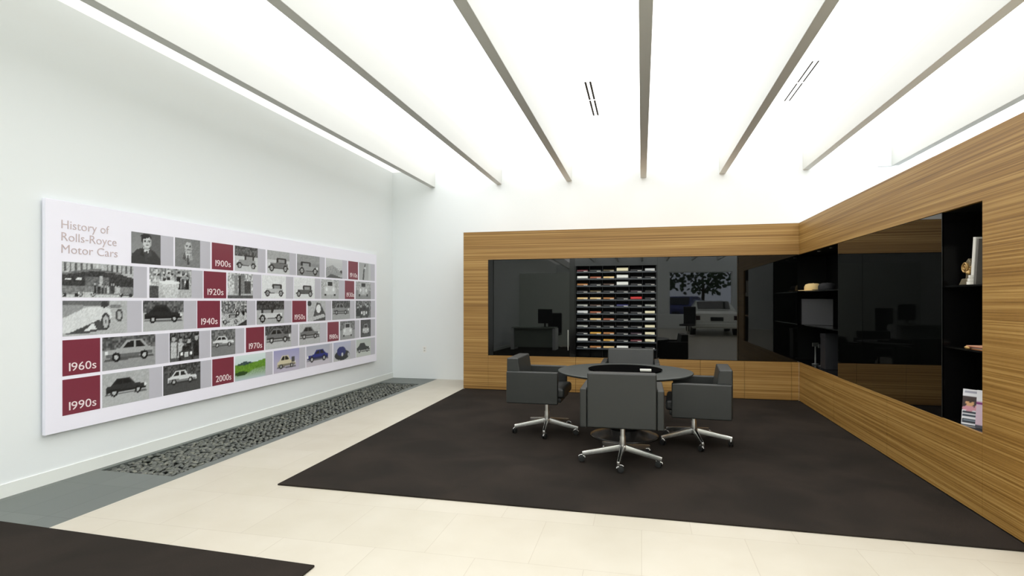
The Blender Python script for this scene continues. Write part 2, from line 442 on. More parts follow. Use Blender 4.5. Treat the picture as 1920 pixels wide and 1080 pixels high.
def portrait(p, bg0, bg1, suit, skin, hair, bald):
    p.grad(0, 1, bg1, bg0); p.rect(.62, .0, 1, 1, tuple(v*.5 for v in bg0), .55 if not bald else .1)
    p.poly([(0, 0), (.02, .3), (.2, .46), (.36, .52), (.62, .52), (.8, .4), (.98, .2), (1, 0)], suit)
    p.poly([(.4, .52), (.5, .2), (.6, .5)], g(.85)); p.poly([(.47, .42), (.46, .1), (.55, .1), (.53, .44)], g(.25))
    p.poly([(.36, .52), (.44, .22), (.3, .3)], tuple(v*.6 for v in suit)); p.poly([(.62, .52), (.54, .22), (.7, .3)], tuple(v*1.3 for v in suit))
    p.rect(.43, .48, .59, .6, tuple(v*.8 for v in skin))
    if not bald: p.ell(.5, .79, .175, .19, hair)
    p.ell(.53, .70, .14, .18, skin)
    if not bald:
        p.ell(.46, .885, .15, .07, hair)
    else:
        p.rect(.35, .66, .38, .78, hair); p.rect(.66, .66, .69, .78, hair); p.ell(.52, .585, .13, .07, g(.72))
    p.rect(.42, .75, .49, .775, g(.2)); p.rect(.56, .75, .63, .775, g(.2)); p.rect(.43, .715, .48, .735, g(.15)); p.rect(.57, .715, .62, .735, g(.15))
    p.rect(.515, .66, .55, .73, tuple(v*.75 for v in skin)); p.rect(.47, .605, .59, .625, g(.3)); p.rect(.6, .56, .68, .84, tuple(v*.6 for v in skin), .4)
def trees(p, y0, v, a=.12): p.rect(0, y0, 1, 1, g(v)); p.noise(a, 0, y0, 1, 1, 2)
def scene_pic(kind, w, h):
    p = Pic(w, h, g(.72))
    k, *arg = kind.split()
    if k == 'man1': portrait(p, g(.5), g(.6), g(.22), g(.82), g(.1), False); p.noise(.02)
    elif k == 'man2': portrait(p, g(.5), g(.56), g(.5), g(.76), g(.6), True); p.noise(.04)
    elif k == 'hotel':
        p.rect(0, .55, 1, 1, g(.72)); 
        for i in range(14): p.rect(.03+i*.07, .72, .055+i*.07, .95, g(.35 if i not in (6, 7) else .8))
        p.poly([(0, .62), (.42, .78), (.8, .7), (1, .6), (1, .35), (0, .35)], g(.22)); p.poly([(0, .68), (.42, .84), (.8, .75), (.8, .7), (.42, .78), (0, .62)], g(.45))
        p.rect(.3, .35, .62, .6, g(.42)); p.rect(.5, .35, .54, .62, g(.7)); p.ell(.08, .52, .04, .03, g(.9)); p.ell(.22, .53, .04, .03, g(.9))
        p.rect(0, 0, 1, .33, g(.5)); p.rect(0, 0, 1, .1, g(.78)); crowd(p, .42, .8, .12, .45, 9); tourer(p, .0, .06, .22, g(.5), top=False); tourer(p, .2, .06, .24, g(.75), top=False); tourer(p, .78, .06, .2, g(.6), top=False); p.noise(.09)
    elif k == 'parade':
        p.rect(0, .7, 1, 1, g(.6)); p.noise(.25, 0, .45, 1, 1, 2); crowd(p, .15, .95, .3, .9, 7); p.poly([(.25, .5), (.68, .5), (.64, .0), (.36, .0)], g(.8)); p.rect(.0, 0, .2, .4, g(.3)); p.noise(.1)
        p.ell(.46, .53, .24, .06, g(.92))
    elif k == 'racer':
        p.rect(0, .84, .7, 1, g(.42)); p.rect(0, .55, .3, .85, g(.6)); p.poly([(0, .1), (.0, .5), (.35, .8), (.7, .78), (.75, .5), (.55, .3), (.2, .05)], g(.86))
        p.poly([(.0, .06), (.1, .1), (.55, .45), (.6, .15), (.3, .05)], g(.3)); p.ell(.64, .38, .07, .26, g(.25)); p.ell(.64, .38, .045, .18, g(.72)); p.ell(.64, .38, .015, .05, g(.3))
        p.ell(.86, .55, .06, .2, g(.3)); p.ell(.86, .55, .035, .12, g(.7)); p.poly([(.3, .12), (.5, .18), (.45, .36)], g(.9)); p.ell(.62, .88, .06, .1, g(.25)); p.ell(.8, .82, .1, .06, g(.5)); p.noise(.05)
    elif k == 'sedan':      # sedan body bg ground flip scale
        b, bg, gr, fl, sc = map(float, arg[:5]); p.rect(0, 0, 1, 1, g(gr)); trees(p, .6, bg, .14 if bg < .6 else .03)
        s = sc; sedan(p, .5-s/2, .5-.26*s*w/h*.5-.06, s*1.0, g(b), bool(fl), w/h*.95); p.noise(.03)
    elif k == 'tourer':
        b, bg, gr, fl, sc = map(float, arg[:5]); p.rect(0, 0, 1, 1, g(gr)); trees(p, .6, bg, .14 if bg < .6 else .03)
        s = sc; tourer(p, .5-s/2, .14, s, g(b), bool(fl)); p.noise(.03)
    elif k == 'front':
        b, bg, gr = map(float, arg[:3]); p.rect(0, 0, 1, 1, g(gr)); trees(p, .5, bg); frontcar(p, .5, .22, .62, g(b)); p.noise(.04)
    elif k == 'people':
        v = float(arg[0]); p.grad(0, 1, g(v), g(v*.8)); p.noise(.2, 0, .4, 1, 1, 2); crowd(p, .05, .95, .15, .9, 4); frontcar(p, .55, .08, .5, g(.25)); p.noise(.1)
    elif k == 'figurine':
        p.grad(0, 1, g(.7), g(.66)); p.poly([(.3, .05), (.36, .55), (.5, .95), (.56, .9), (.46, .55), (.42, .05)], g(.25)); p.ell(.5, .7, .08, .06, g(.85)); p.rect(.8, 0, 1, 1, g(.78))
    elif k == 'arch':
        p.noise(.2, 0, .3, 1, 1, 2); p.rect(.25, .2, .4, .9, g(.55)); p.rect(.5, .2, .66, .95, g(.5)); p.rect(.42, .1, .5, .9, g(.22)); p.rect(.66, .2, .9, .7, g(.3)); p.rect(0, 0, 1, .12, g(.35)); p.rect(0, .15, .2, .35, g(.8)); p.noise(.1)
    elif k == 'works':
        trees(p, .5, .5, .3); tourer(p, .05, .1, .6, g(.7)); p.ell(.62, .5, .07, .1, g(.15)); p.ell(.62, .5, .035, .05, g(.85)); p.ell(.85, .5, .06, .09, g(.15)); p.poly([(.55, 0), (1, .25), (1, 0)], g(.2)); p.noise(.14)
    elif k == 'bonnet':
        p.poly([(.3, .2), (.5, .9), (.7, .85), (1, .3), (1, 0), (.3, 0)], g(.3)); p.ell(.6, .6, .13, .2, g(.9)); p.poly([(0, .15), (.9, .35), (1, .2), (.1, 0)], g(.75)); p.ell(.1, .85, .12, .12, g(.2)); p.noise(.07)
    elif k == 'lake':
        p.grad(.6, 1, (.78, .86, .86), (.84, .9, .9)); p.grad(.0, .6, (.74, .8, .84), (.35, .52, .18))
        p.poly([(0, .4), (0, .62), (.3, .72), (.65, .66), (1, .74), (1, .45), (.6, .38), (.3, .2), (0, .22)], (.38, .56, .17)); p.poly([(.05, .62), (.3, .74), (.6, .66), (.3, .58)], (.2, .3, .3)); p.noise(.07, 0, .2, 1, .7, 1); p.ell(.2, .28, .2, .08, (.16, .28, .12))
    elif k == 'cream': p.grad(0, 1, (.76, .74, .8), (.62, .62, .78)); sedan(p, .14, .12, .7, (.82, .79, .68), True, w/h*1.15); p.rect(.68, .4, .8, .62, g(.3))
    elif k == 'blue': p.grad(0, 1, (.8, .78, .82), (.66, .68, .74)); sedan(p, .04, .2, .88, (.1, .16, .5), False, w/h*.75)
    elif k == 'navy': p.grad(0, 1, (.75, .76, .76), (.7, .72, .82)); p.ell(.5, .3, .42, .26, (.09, .11, .12)); p.ell(.45, .5, .25, .25, (.14, .17, .42)); p.ell(.5, .32, .05, .1, g(.8)); p.ell(.85, .28, .05, .1, g(.7))
    elif k == 'green': p.grad(0, 1, (.78, .8, .78), (.72, .76, .74)); sedan(p, .05, .22, .88, (.12, .15, .14), True, w/h*.85)
    elif k == 'barge':
        p.grad(0, 1, g(.68), g(.82)); p.poly([(.0, .1), (.02, .5), (.4, .66), (1, .3), (1, .2), (.4, .1)], g(.6)); p.noise(.12, 0, .3, .9, .6, 1); p.poly([(0, 0), (.3, .22), (1, .05), (1, 0)], g(.35)); p.ell(.92, .36, .06, .08, g(.2))
    return p
def hang_picture(kind, y0, z0, w, h, parent, nx):
    cell = 0.0098
    W = max(10, int(w/cell)); H = max(10, int(h/cell))
    p = scene_pic(kind, W+1, H+1)
    vs = [(nx, y0+w*i/W, z0+h*j/H) for j in range(H+1) for i in range(W+1)]
    fs = [(j*(W+1)+i, j*(W+1)+i+1, (j+1)*(W+1)+i+1, (j+1)*(W+1)+i) for j in range(H) for i in range(W)]
    me = bpy.data.meshes.new('photo_print'); me.from_pydata(vs, [], fs)
    ca = me.color_attributes.new('picture', 'FLOAT_COLOR', 'POINT')
    flat_c = []
    for j in range(H+1):
        for i in range(W+1): flat_c += [*lin(p.a[j][i]), 1]
    ca.data.foreach_set('color', flat_c); me.materials.append(M_print)
    o = bpy.data.objects.new('photo_print', me); COL.objects.link(o); o.parent = parent
    return o
KERN = -14.0
def lettering(name, s, size, loc, parent, m, thin=0.0, width=None, face='x', depth=0.001):
    cu = bpy.data.curves.new(name, 'FONT'); cu.body = s; cu.size = size; cu.extrude = depth; cu.offset = thin
    cu.resolution_u = 3
    if s[0] == '1' and len(s) == 5: cu.body_format[0].kerning = KERN
    t = bpy.data.objects.new('tmp', cu); COL.objects.link(t)
    bpy.context.view_layer.update()
    me = bpy.data.meshes.new_from_object(t.evaluated_get(bpy.context.evaluated_depsgraph_get()))
    bpy.data.objects.remove(t); bpy.data.curves.remove(cu)
    me.name = name; me.materials.clear(); me.materials.append(m)
    xs = [v.co.x for v in me.vertices]; w = max(xs)-min(xs)
    k = (width/w) if width else 1
    R = Matrix(((0, 0, 1), (1, 0, 0), (0, 1, 0)))
    for v in me.vertices:
        c = Vector(((v.co.x-min(xs))*k, v.co.y, v.co.z)); v.co = R @ c if face == 'x' else c
    o = bpy.data.objects.new(name, me); COL.objects.link(o); o.parent = parent; o.location = loc
    return o

# ------------------------------------------------------------------ history board
BY0, BY1, BZ0, BZ1 = 3.467, 9.10, 0.398, 2.254
board = thing('display_board', 'long white photo timeline board with dark red decade squares on the left wall', 'display board', (LX, 0, 0))
boxo('mount', (0.0, BY0+0.05, BZ0+0.05), (0.02, BY1-0.05, BZ1-0.05), M_boardside, board)
boxo('board_panel', (0.018, BY0, BZ0), (0.05, BY1, BZ1), M_board, board, 0.002, 1)
FACE = 0.0512
rows = [
 (2.083, [('P',4.226,4.547,4.7,'man1'),('P',4.72,5.047,5.19,'man2'),('R',5.213,5.539,'1900s'),('P',5.565,5.96,6.104,'tourer .6 .35 .8 0 .85'),('P',6.139,6.59,6.738,'tourer .45 .66 .8 0 .9'),('P',6.758,7.304,7.445,'tourer .62 .6 .55 1 .85'),('P',7.473,7.939,8.09,'barge'),('R',8.124,8.434,'1910s'),('P',8.469,8.881,9.03,'figurine')]),
 (1.767, [('P',3.596,4.248,4.393,'hotel'),('P',4.42,4.931,5.084,'parade'),('R',5.098,5.429,'1920s'),('P',5.452,5.873,6.028,'arch'),('P',6.038,6.516,6.678,'tourer .75 .9 .9 0 .8'),('P',6.69,7.182,7.332,'tourer .35 .9 .88 0 .8'),('P',7.342,7.833,8.008,'front .8 .72 .7'),('R',8.017,8.311,'1930s'),('P',8.358,8.881,9.03,'front .7 .68 .55')]),
 (1.451, [('P',3.6,4.182,4.336,'racer'),('P',4.35,4.827,5.0,'sedan .16 .36 .72 1 .9'),('R',5.009,5.335,'1940s'),('P',5.356,5.766,5.921,'works'),('P',5.94,6.477,6.639,'tourer .82 .25 .7 1 .86'),('R',6.654,6.973,'1950s'),('P',7.007,7.459,7.62,'bonnet'),('P',7.642,8.174,8.328,'sedan .55 .28 .66 1 .85'),('P',8.358,8.881,9.04,'people .5')]),
 (1.132, [('R',3.6,3.923,'1960s'),('P',3.942,4.486,4.645,'sedan .66 .36 .6 0 .9'),('P',4.654,5.032,5.19,'people .35'),('P',5.205,5.574,5.725,'sedan .85 .42 .5 1 .85'),('R',5.752,6.078,'1970s'),('P',6.099,6.631,6.786,'sedan .45 .28 .75 1 .88'),('P',6.81,7.318,7.495,'sedan .45 .74 .72 1 .9'),('R',7.517,7.833,'1980s'),('P',7.872,8.328,8.487,'front .8 .45 .6'),('P',8.524,8.881,9.04,'front .7 .25 .3')]),
 (0.814, [('R',3.6,3.923,'1990s'),('P',3.942,4.417,4.566,'sedan .2 .7 .72 1 .85'),('P',4.578,5.051,5.208,'sedan .85 .28 .3 1 .75'),('R',5.22,5.548,'2000s'),('P',5.57,6.104,6.243,'lake'),('P',6.264,6.81,6.953,'cream'),('P',6.973,7.575,7.65,'blue'),('P',7.68,8.199,8.358,'navy'),('P',8.372,8.881,9.04,'green')]),
]
for zt, items in rows:
    z0 = zt-0.289
    for it in items:
        if it[0] == 'R':
            sq = boxo('decade_square', (FACE-0.001, it[1], z0), (FACE+0.0006, it[2], zt), M_red, board)
            sq['label'] = 'dark red square reading %s' % it[3]
            lettering('decade_lettering', it[3], 0.098, (FACE+0.0012, it[1]+0.052, z0+0.035), sq, M_textw, 0.0, 0.235)
        else:
            ph = hang_picture(it[4], it[1], z0, it[2]-it[1], 0.289, board, FACE)
            boxo('caption_strip', (FACE-0.001, it[2], z0), (FACE+0.0002, it[3], zt), M_caption, board)
for i, (s, w) in enumerate((('History of', 0.415), ('Rolls-Royce', 0.485), ('Motor Cars', 0.495))):
    lettering('title_lettering', s, 0.1, (FACE+0.0005, 3.592, 2.032-0.0985*i), board, M_textg, -0.0008, w)

# ------------------------------------------------------------------ oak wall units
WY = 8.80; WX = 2.20; WZ = 2.566; OZ0, OZ1 = 0.568, 2.115
XL, XO = -2.837, -2.422
u1 = thing('cabinet_unit', 'long oak veneered wall unit with black glass panes along the back wall', 'wall unit', (XL, WY, 0))
def W1(x): return x-XL
boxo('header_panel', (W1(XO), 0, OZ1), (W1(WX)-0.0005, 0.03, WZ), M_wood, u1)
boxo('end_panel', (0, 0, 0.022), (W1(XO), 0.03, WZ), M_wood, u1)
boxo('side_panel', (0, 0.03, 0.0), (0.03, BY-WY, WZ), M_wood, u1)
boxo('top_panel', (0.03, 0.03, WZ-0.03), (W1(WX)-0.001, BY-WY, WZ), M_wood, u1)
boxo('plinth', (0.02, 0.02, 0.0), (W1(WX)-0.001, 0.06, 0.03), M_blackmatt, u1)
seams = [XO, -1.002, -0.20, 0.235, 0.85, 1.467, 2.1, WX]
for a, b in zip(seams, seams[1:]):
    boxo('cabinet_door', (W1(a)+(0.002), 0, 0.022), (W1(b)-(0.002), 0.022, OZ0), M_wood, u1)
boxo('door_backing', (W1(XO)-0.004, 0.023, 0.03), (W1(WX)-0.001, 0.04, OZ0-0.01), M_seam, u1)
boxo('counter_ledge', (W1(XO), 0.0225, OZ0-0.008), (W1(WX)-0.001, 0.45, OZ0), M_lacquer, u1)
boxo('niche_back', (W1(XO), 0.44, OZ0), (W1(WX)-0.001, 0.46, OZ1), M_blackmatt, u1)
boxo('niche_side', (W1(XO)-0.02, 0.03, OZ0), (W1(XO), 0.44, OZ1), M_blackmatt, u1)
boxo('niche_top', (W1(XO), 0.03, OZ1), (W1(WX)-0.001, 0.45, OZ1+0.01), M_blackmatt, u1)
def pane(x0, x1, tilt, lab=None, z1=OZ1-0.004, z0=OZ0+0.004):
    bm = BM(); add_box(bm, (0, -0.004, 0), (x1-x0, 0.004, z1-z0), 0.0015, 1)
    o = obj('glass_pane', bm, M_blackglass, u1, loc=(W1(x0), 0.022, z0))
    o.rotation_euler = (tilt, 0, 0)
    if lab: o['label'] = lab
    return o
pl = pane(-2.335, -1.10, -0.0095, 'black glass sliding pane, left of the colour samples')
boxo('pane_frame', (W1(XO), 0.012, OZ0), (W1(-2.338), 0.035, OZ1), M_lacquer, u1)
boxo('pane_frame', (W1(-1.098), 0.008, OZ0), (W1(-1.02), 0.035, OZ1), M_lacquer, u1)
boxo('pull_handle', (1.235-0.03, -0.02, 0.10), (1.235-0.018, -0.004, 0.42), M_steel, pl, 0.002, 1)
pane(0.232, 1.385, 0, 'black glass pane right of the colour samples')
pane(1.388, 2.185, 0, 'black glass pane next to the corner')
boxo('rack_header', (W1(-1.02), 0.018, 1.992), (W1(0.232), 0.03, OZ1-0.003), M_blackglass, u1)
boxo('rack_side', (W1(-1.019), 0.03, OZ0+0.002), (W1(-1.005), 0.40, 1.992), M_lacquer, u1)
boxo('rack_side', (W1(0.217), 0.03, OZ0+0.002), (W1(0.231), 0.40, 1.992), M_lacquer, u1)

# colour sample rack
rk = thing('sample_rack', 'black rack of leather colour samples in the back wall unit', 'rack', (-1.0, WY+0.031, OZ0+0.0015))
cols = [(-0.996,-0.812),(-0.796,-0.606),(-0.590,-0.405),(-0.386,-0.192),(-0.176,0.013),(0.040,0.205)]
zr = [1.944-0.1083*i for i in range(12)]
boxo('rack_back', (0.006, 0.24, 0.0), (1.216, 0.26, 1.42), M_blackmatt, rk)
M_shelf = mat('dark blue grey metal', rgb(40, 46, 52), 0.35)
for z in zr:
    bm = BM(); add_box(bm, (0.006, 0.0, 0.0), (1.216, 0.010, 0.024)); add_box(bm, (0.006, 0.010, 0.010), (1.216, 0.238, 0.016))
    obj('shelf', bm, M_shelf, rk, loc=(0, 0, z-OZ0-0.062))
for i in range(7):
    x = 0.004+i*(1.207/6)
    boxo('divider', (x, 0.03, 0), (x+0.004, 0.239, 1.42), M_lacquer, rk)
palette = {'K': ('black', (26, 26, 26)), 'B': ('dark brown', (58, 40, 28)), 'M': ('maroon', (92, 30, 38)), 'W': ('white', (226, 228, 222)), 'C': ('cream', (232, 224, 188)),
 'R': ('red brown', (150, 84, 54)), 'E': ('beige', (212, 180, 122)), 'T': ('tan', (160, 106, 52)), 'S': ('bright red', (190, 34, 34)), 'N': ('navy blue', (40, 42, 92)),
 'G': ('grey', (140, 144, 138)), 'L': ('light grey', (196, 198, 198)), 'Y': ('golden yellow', (196, 146, 50)), 'O': ('olive', (72, 62, 34)), 'P': ('dark purple', (44, 26, 38))}
grid = ['MKOCKL', 'WREWKK', 'TKBWKK', 'KOKKPK', 'EETKSK', 'GBKNKG', 'LRKKKC', 'KERKGW', 'GKKKKC', 'KYTKPC', 'WBYKMC', 'KTEWKK']
small = 'MKO..L'
SM = {k: mat(v[0]+' leather sample', rgb(*v[1]), 0.4) for k, v in palette.items()}
M_tag = mat('white card tag', rgb(225, 226, 215), 0.5)
rown = ['top', 'second', 'third', 'fourth', 'fifth', 'sixth', 'seventh', 'eighth', 'ninth', 'tenth', 'eleventh', 'bottom']
coln = ['first', 'second', 'third', 'fourth', 'fifth', 'sixth']
for r in range(12):
    for c in range(6):
        k = grid[r][c]; x0, x1 = cols[c]; w = x1-x0-0.02
        big = k in 'WCELGSY'
        h = 0.046 if k in 'WCLS' else 0.036
        if (r, c) in ((0, 3), (1, 3), (2, 3)): h = 0.062
        t = thing('leather_sample', '%s leather sample on the rack, %s row, %s column from left' % (palette[k][0], rown[r], coln[c]),
                  'leather sample', (x0+0.01, WY+0.062, zr[r]-0.0425), 0, 'leather samples on the rack')
        bm = BM()
        d = 0.11
        prof = [(0.0, 0.0), (-0.010, h*0.35), (-0.007, h*0.8), (0.01, h), (d, h*0.92), (d, 0.0)]
        add_prism(bm, prof, 0, w, 'x', 0.003, 1)
        obj('leather', bm, SM[k], t)
        if (r, c) not in ((1, 0), (0, 3), (1, 3), (2, 3), (7, 5), (6, 5), (8, 5), (4, 4), (10, 0), (11, 3), (7, 4)):
            boxo('tag', (w*0.62, -0.016, 0.0), (w-0.004, -0.0115, 0.013), M_tag, t)

# right hand unit
YE = 3.45          # near end of the wall unit
YN = 4.338         # near edge of its recess
u2 = thing('cabinet_unit', 'oak veneered wall unit on the right with a large black glass panel', 'wall unit', (WX, YE, 0))
def Y2(y): return y-YE
boxo('header_panel', (0, Y2(YN), OZ1), (0.03, Y2(WY)+0.03, WZ), M_wood, u2)
boxo('end_panel', (0, 0, 0.022), (0.03, Y2(YN), WZ), M_wood, u2)
boxo('side_panel', (0.03, 0.0, 0.0), (0.55, 0.03, WZ), M_wood, u2)
boxo('top_panel', (0.03, 0.03, WZ-0.03), (0.55, Y2(9.3), WZ), M_wood, u2)
boxo('rear_panel', (0.52, 0.03, 0), (0.55, Y2(9.3), WZ-0.03), M_blackmatt, u2)
boxo('plinth', (0.02, 0.02, 0.0), (0.06, Y2(WY)+0.02, 0.03), M_blackmatt, u2)
for a, b in ((YN, 5.83), (5.83, 7.31), (7.31, WY+0.0014)):
    boxo('cabinet_door', (0, Y2(a)+0.0015, 0.022), (0.022, Y2(b)-(0.0015), OZ0), M_wood, u2)
boxo('door_backing', (0.023, Y2(YN)-0.003, 0.03), (0.04, Y2(WY), OZ0-0.01), M_seam, u2)
boxo('recess_floor', (0.0225, Y2(YN), OZ0-0.008), (0.5, Y2(9.28), OZ0), M_lacquer, u2)
boxo('recess_top', (0.03, Y2(YN), OZ1), (0.5, Y2(9.28), OZ1+0.01), M_blackmatt, u2)
boxo('recess_side', (0.03, Y2(YN)-0.012, OZ0), (0.5, Y2(YN), OZ1), M_blackmatt, u2)
boxo('recess_side', (0.001, Y2(9.24), OZ0), (0.5, Y2(9.28), OZ1), M_blackmatt, u2)
boxo('recess_back', (0.48, Y2(YN), OZ0), (0.5, Y2(9.28), OZ1), M_blackmatt, u2)
boxo('glass_panel', (0.004, Y2(4.866), OZ0+0.003), (0.014, Y2(7.175), OZ1-0.003), M_blackglass, u2, 0.002, 1)
for yy in (4.872, 7.16):
    boxo('upright', (0.02, Y2(yy), OZ0), (0.48, Y2(yy)+0.014, OZ1), M_lacquer, u2)
for z in (1.562, 1.112):
    boxo('shelf', (0.02, Y2(YN)+0.002, z-0.012), (0.48, Y2(4.87), z), M_lacquer, u2)
for z in (1.585, 1.112):
    boxo('shelf', (0.03, Y2(7.176), z-0.012), (0.48, Y2(9.24), z), M_lacquer, u2)
M_grille = mat('dark grille metal', rgb(34, 34, 34), 0.35)
for z in (1.38, 0.90):
    bm = BM(); add_box(bm, (0.474, Y2(4.50), z-0.09), (0.479, Y2(4.80), z+0.07))
    for i in range(6): add_box(bm, (0.468, Y2(4.51), z-0.08+i*0.025), (0.474, Y2(4.79), z-0.072+i*0.025))
    obj('vent_grille', bm, M_grille, u2)
for xx, yy in ((0.10, 8.22), (0.10, 7.72)):
    bm = BM(); add_lathe(bm, [(0, -0.012), (0.02, -0.012), (0.026, 0.0)], 16); o = obj('puck_light', bm, M_steel, u2, loc=(xx, Y2(yy), OZ1-0.001))

# things on the shelves
M_straw = mat('straw beige felt', rgb(222, 194, 136), 0.8)
M_navyfelt = mat('dark felt', rgb(20, 20, 23), 0.8)
def cap(name, label, loc, m, rz, s=1.0):
    t = thing(name, label, 'hat', loc, rz, 'caps on the corner shelf')
    bm = BM(); add_lathe(bm, [(0, 0.098*s), (0.05*s, 0.098*s), (0.088*s, 0.086*s), (0.104*s, 0.055*s), (0.104*s, 0.012*s), (0.098*s, 0.0)], 28)
    obj('crown', bm, m, t, smooth=True)
    bm = BM(); pts = [(0.105*s*math.cos(a), 0.105*s*math.sin(a)) for a in [PI*0.15+i*PI*0.7/10 for i in range(11)]]
    pts += [(x*1.45, y*1.75) for x, y in reversed(pts)]
    add_prism(bm, pts, 0.004, 0.011, 'z'); obj('brim', bm, m, t, smooth=False)
    bm = BM(); add_lathe(bm, [(0, 0.104*s), (0.007, 0.102*s), (0.009, 0.096*s)], 10); obj('button', bm, m, t, smooth=True)
cap('peaked_cap', 'straw beige cap on the shelf by the corner of the wall units', (2.325, 8.58, 1.5855), M_straw, PI*0.62, 1.08)
cap('peaked_cap', 'dark felt cap right of the beige cap on the corner shelf', (2.36, 8.10, 1.5855), M_navyfelt, PI*0.62)
M_greypanel = mat('grey satin sheet', rgb(46, 46, 48), 0.5)
t = thing('presentation_folder', 'grey square presentation folder standing on the shelf below the caps', 'folder', (2.37, 8.56, 1.1135), math.radians(-58+22))
boxo('cover', (-0.205, -0.006, 0.0), (0.205, 0.006, 0.362), M_greypanel, t, 0.003, 1)
boxo('spine', (-0.21, -0.009, 0.0), (-0.2, 0.018, 0.362), M_blackmatt, t, 0.002, 1)
boxo('easel_back', (-0.05, 0.007, 0.0), (0.05, 0.055, 0.2), M_blackmatt, t)
# small glossy stands below
M_pale = mat('pale grey plastic', rgb(70, 72, 68), 0.4)
M_dimgrey = mat('dim grey card', rgb(26, 27, 31), 0.6)
for i, (yy, lab) in enumerate(((8.53, 'left'), (8.27, 'right'))):
    t = thing('swatch_holder', 'pale swatch holder on the corner recess floor, the %s one of two' % lab, 'holder', (2.34, yy, OZ0+0.001), 0.5)
    bm = BM(); add_lathe(bm, [(0, 0), (0.045, 0), (0.045, 0.012), (0.012, 0.02), (0.010, 0.24), (0.014, 0.25), (0, 0.252)], 16)
    obj('stand', bm, M_pale if i == 0 else M_dimgrey, t, smooth=True)
    boxo('clip', (-0.05, -0.006, 0.25), (0.05, 0.006, 0.30), M_pale, t, 0.002, 1)
t = thing('sample_box', 'dark grey upright box under the folder in the corner recess', 'box', (2.36, 8.03, OZ0+0.001))
boxo('carton', (-0.07, -0.1, 0), (0.09, 0.1, 0.44), M_dimgrey, t, 0.004, 1); boxo('lid', (-0.074, -0.104, 0.40), (0.094, 0.104, 0.455), M_dimgrey, t, 0.003, 1)

# right recess: books, ornament, flat booklets, brochures
M_paper = mat('book pages', rgb(228, 226, 218), 0.6); M_bookw = mat('white book cover', rgb(214, 212, 204), 0.4)
M_bookg = mat('grey book cover', rgb(96, 94, 90), 0.4); M_brass = mat('aged brass', rgb(182, 148, 92), 0.35, metal=0.6)
M_bronze = mat('dull bronze', rgb(110, 100, 78), 0.5, metal=0.3)
def book(label, loc, h, th, w, rx, mc, group, lab2=None):
    t = thing('book', label, 'book', loc, 0, group); t.rotation_euler = (rx, 0, 0)
    boxo('cover', (0, 0, 0), (w, 0.003, h), mc, t); boxo('cover', (0, th-0.003, 0), (w, th, h), mc, t)
    boxo('spine', (-0.003, 0, 0), (0, th, h), mc, t); boxo('pages', (0.002, 0.003, 0.003), (w-0.006, th-0.003, h-0.003), M_paper, t)
    return t
GB = 'books on the upper shelf of the right recess'
book('white spined book leaning on the upper shelf beside the brass ornament', (2.235, 4.512, 1.5635), 0.325, 0.032, 0.24, 0.11, M_bookw, GB)
book('grey book leaning against the end of the upper shelf behind white book', (2.235, 4.478, 1.5635), 0.31, 0.025, 0.24, 0.12, M_bookg, GB)
t = thing('stepped_bookend', 'small white stepped block at the foot of the leaning books', 'block', (2.208, 4.50, 1.5635))
for i in range(3): boxo('step', (0, 0.0+0.0*i, 0.022*i), (0.022, 0.042-0.012*i, 0.022*i+0.02), M_paper, t)
t = thing('brass_ornament', 'brass rosette ornament with curled arms on the upper right shelf', 'ornament', (2.285, 4.665, 1.5635))
bm = BM(); add_prism(bm, [(-0.07, 0), (0.07, 0), (0.05, 0.02), (0.03, 0.045), (-0.03, 0.045), (-0.055, 0.02)], -0.035, 0.035, 'x', 0.004, 1); obj('base', bm, M_bronze, t)
bm = BM(); add_prism(bm, [(-0.02, 0.045), (0.025, 0.045), (0.015, 0.09), (0.045, 0.12), (0.02, 0.17), (-0.01, 0.19), (-0.035, 0.165), (-0.03, 0.12)], -0.012, 0.012, 'x', 0.003, 1); obj('bracket', bm, M_bronze, t)
bm = BM()
for R, r, zz in ((0.032, 0.007, 0), (0.014, 0.006, 0)):
    for i in range(24):
        a0 = 2*PI*i/24; a1 = 2*PI*(i+1)/24
        add_cyl(bm, (-0.022, R*math.cos(a0), R*math.sin(a0)), (-0.022, R*math.cos(a1), R*math.sin(a1)), r, r, 6)
add_cyl(bm, (-0.015, 0, 0), (-0.008, 0, 0), 0.034, 0.034, 24)
obj('rosette', bm, M_brass, t, smooth=False, loc=(0, 0.01, 0.125))
bm = BM()
for i in range(5): add_cyl(bm, (-0.02, -0.035-0.012*i, 0.095+0.012*i), (-0.01, -0.05-0.013*i, 0.10+0.014*i), 0.011-0.001*i, 0.010-0.001*i, 10)
add_blob(bm, (-0.022, -0.035, 0.085), (0.016, 0.022, 0.016), 2); obj('curled_arm', bm, M_brass, t, smooth=True)
M_orange = mat('orange brown cover', rgb(186, 120, 74), 0.45)
t = thing('booklet', 'thin orange brown booklet lying on the middle right shelf', 'booklet', (2.23, 4.36, 1.1125), 0, 'booklets lying on the middle right shelf')
boxo('cover', (0, 0, 0), (0.16, 0.24, 0.008), M_orange, t, 0.001, 1); boxo('pages', (0.003, 0.002, 0.008), (0.157, 0.237, 0.014), M_paper, t)
t = thing('booklet', 'darker booklet lying on top of the orange brown one', 'booklet', (2.225, 4.365, 1.127), 0.06, 'booklets lying on the middle right shelf')
boxo('cover', (0, 0, 0), (0.15, 0.20, 0.008), mat('dark brown cover', rgb(120, 66, 44), 0.45), t, 0.001, 1); boxo('pages', (0.003, 0.002, 0.008), (0.147, 0.197, 0.012), mat('salmon page', rgb(214, 160, 128), 0.5), t)
bm = BM(); add_blob(bm, (0, 0, 0.012), (0.016, 0.026, 0.012), 2, 0.1); o = obj('brass_clasp', bm, M_brass, smooth=True, loc=(2.214, 4.545, 1.112)); tag(o, 'small brass knob beside the booklets on the middle shelf', 'ornament')
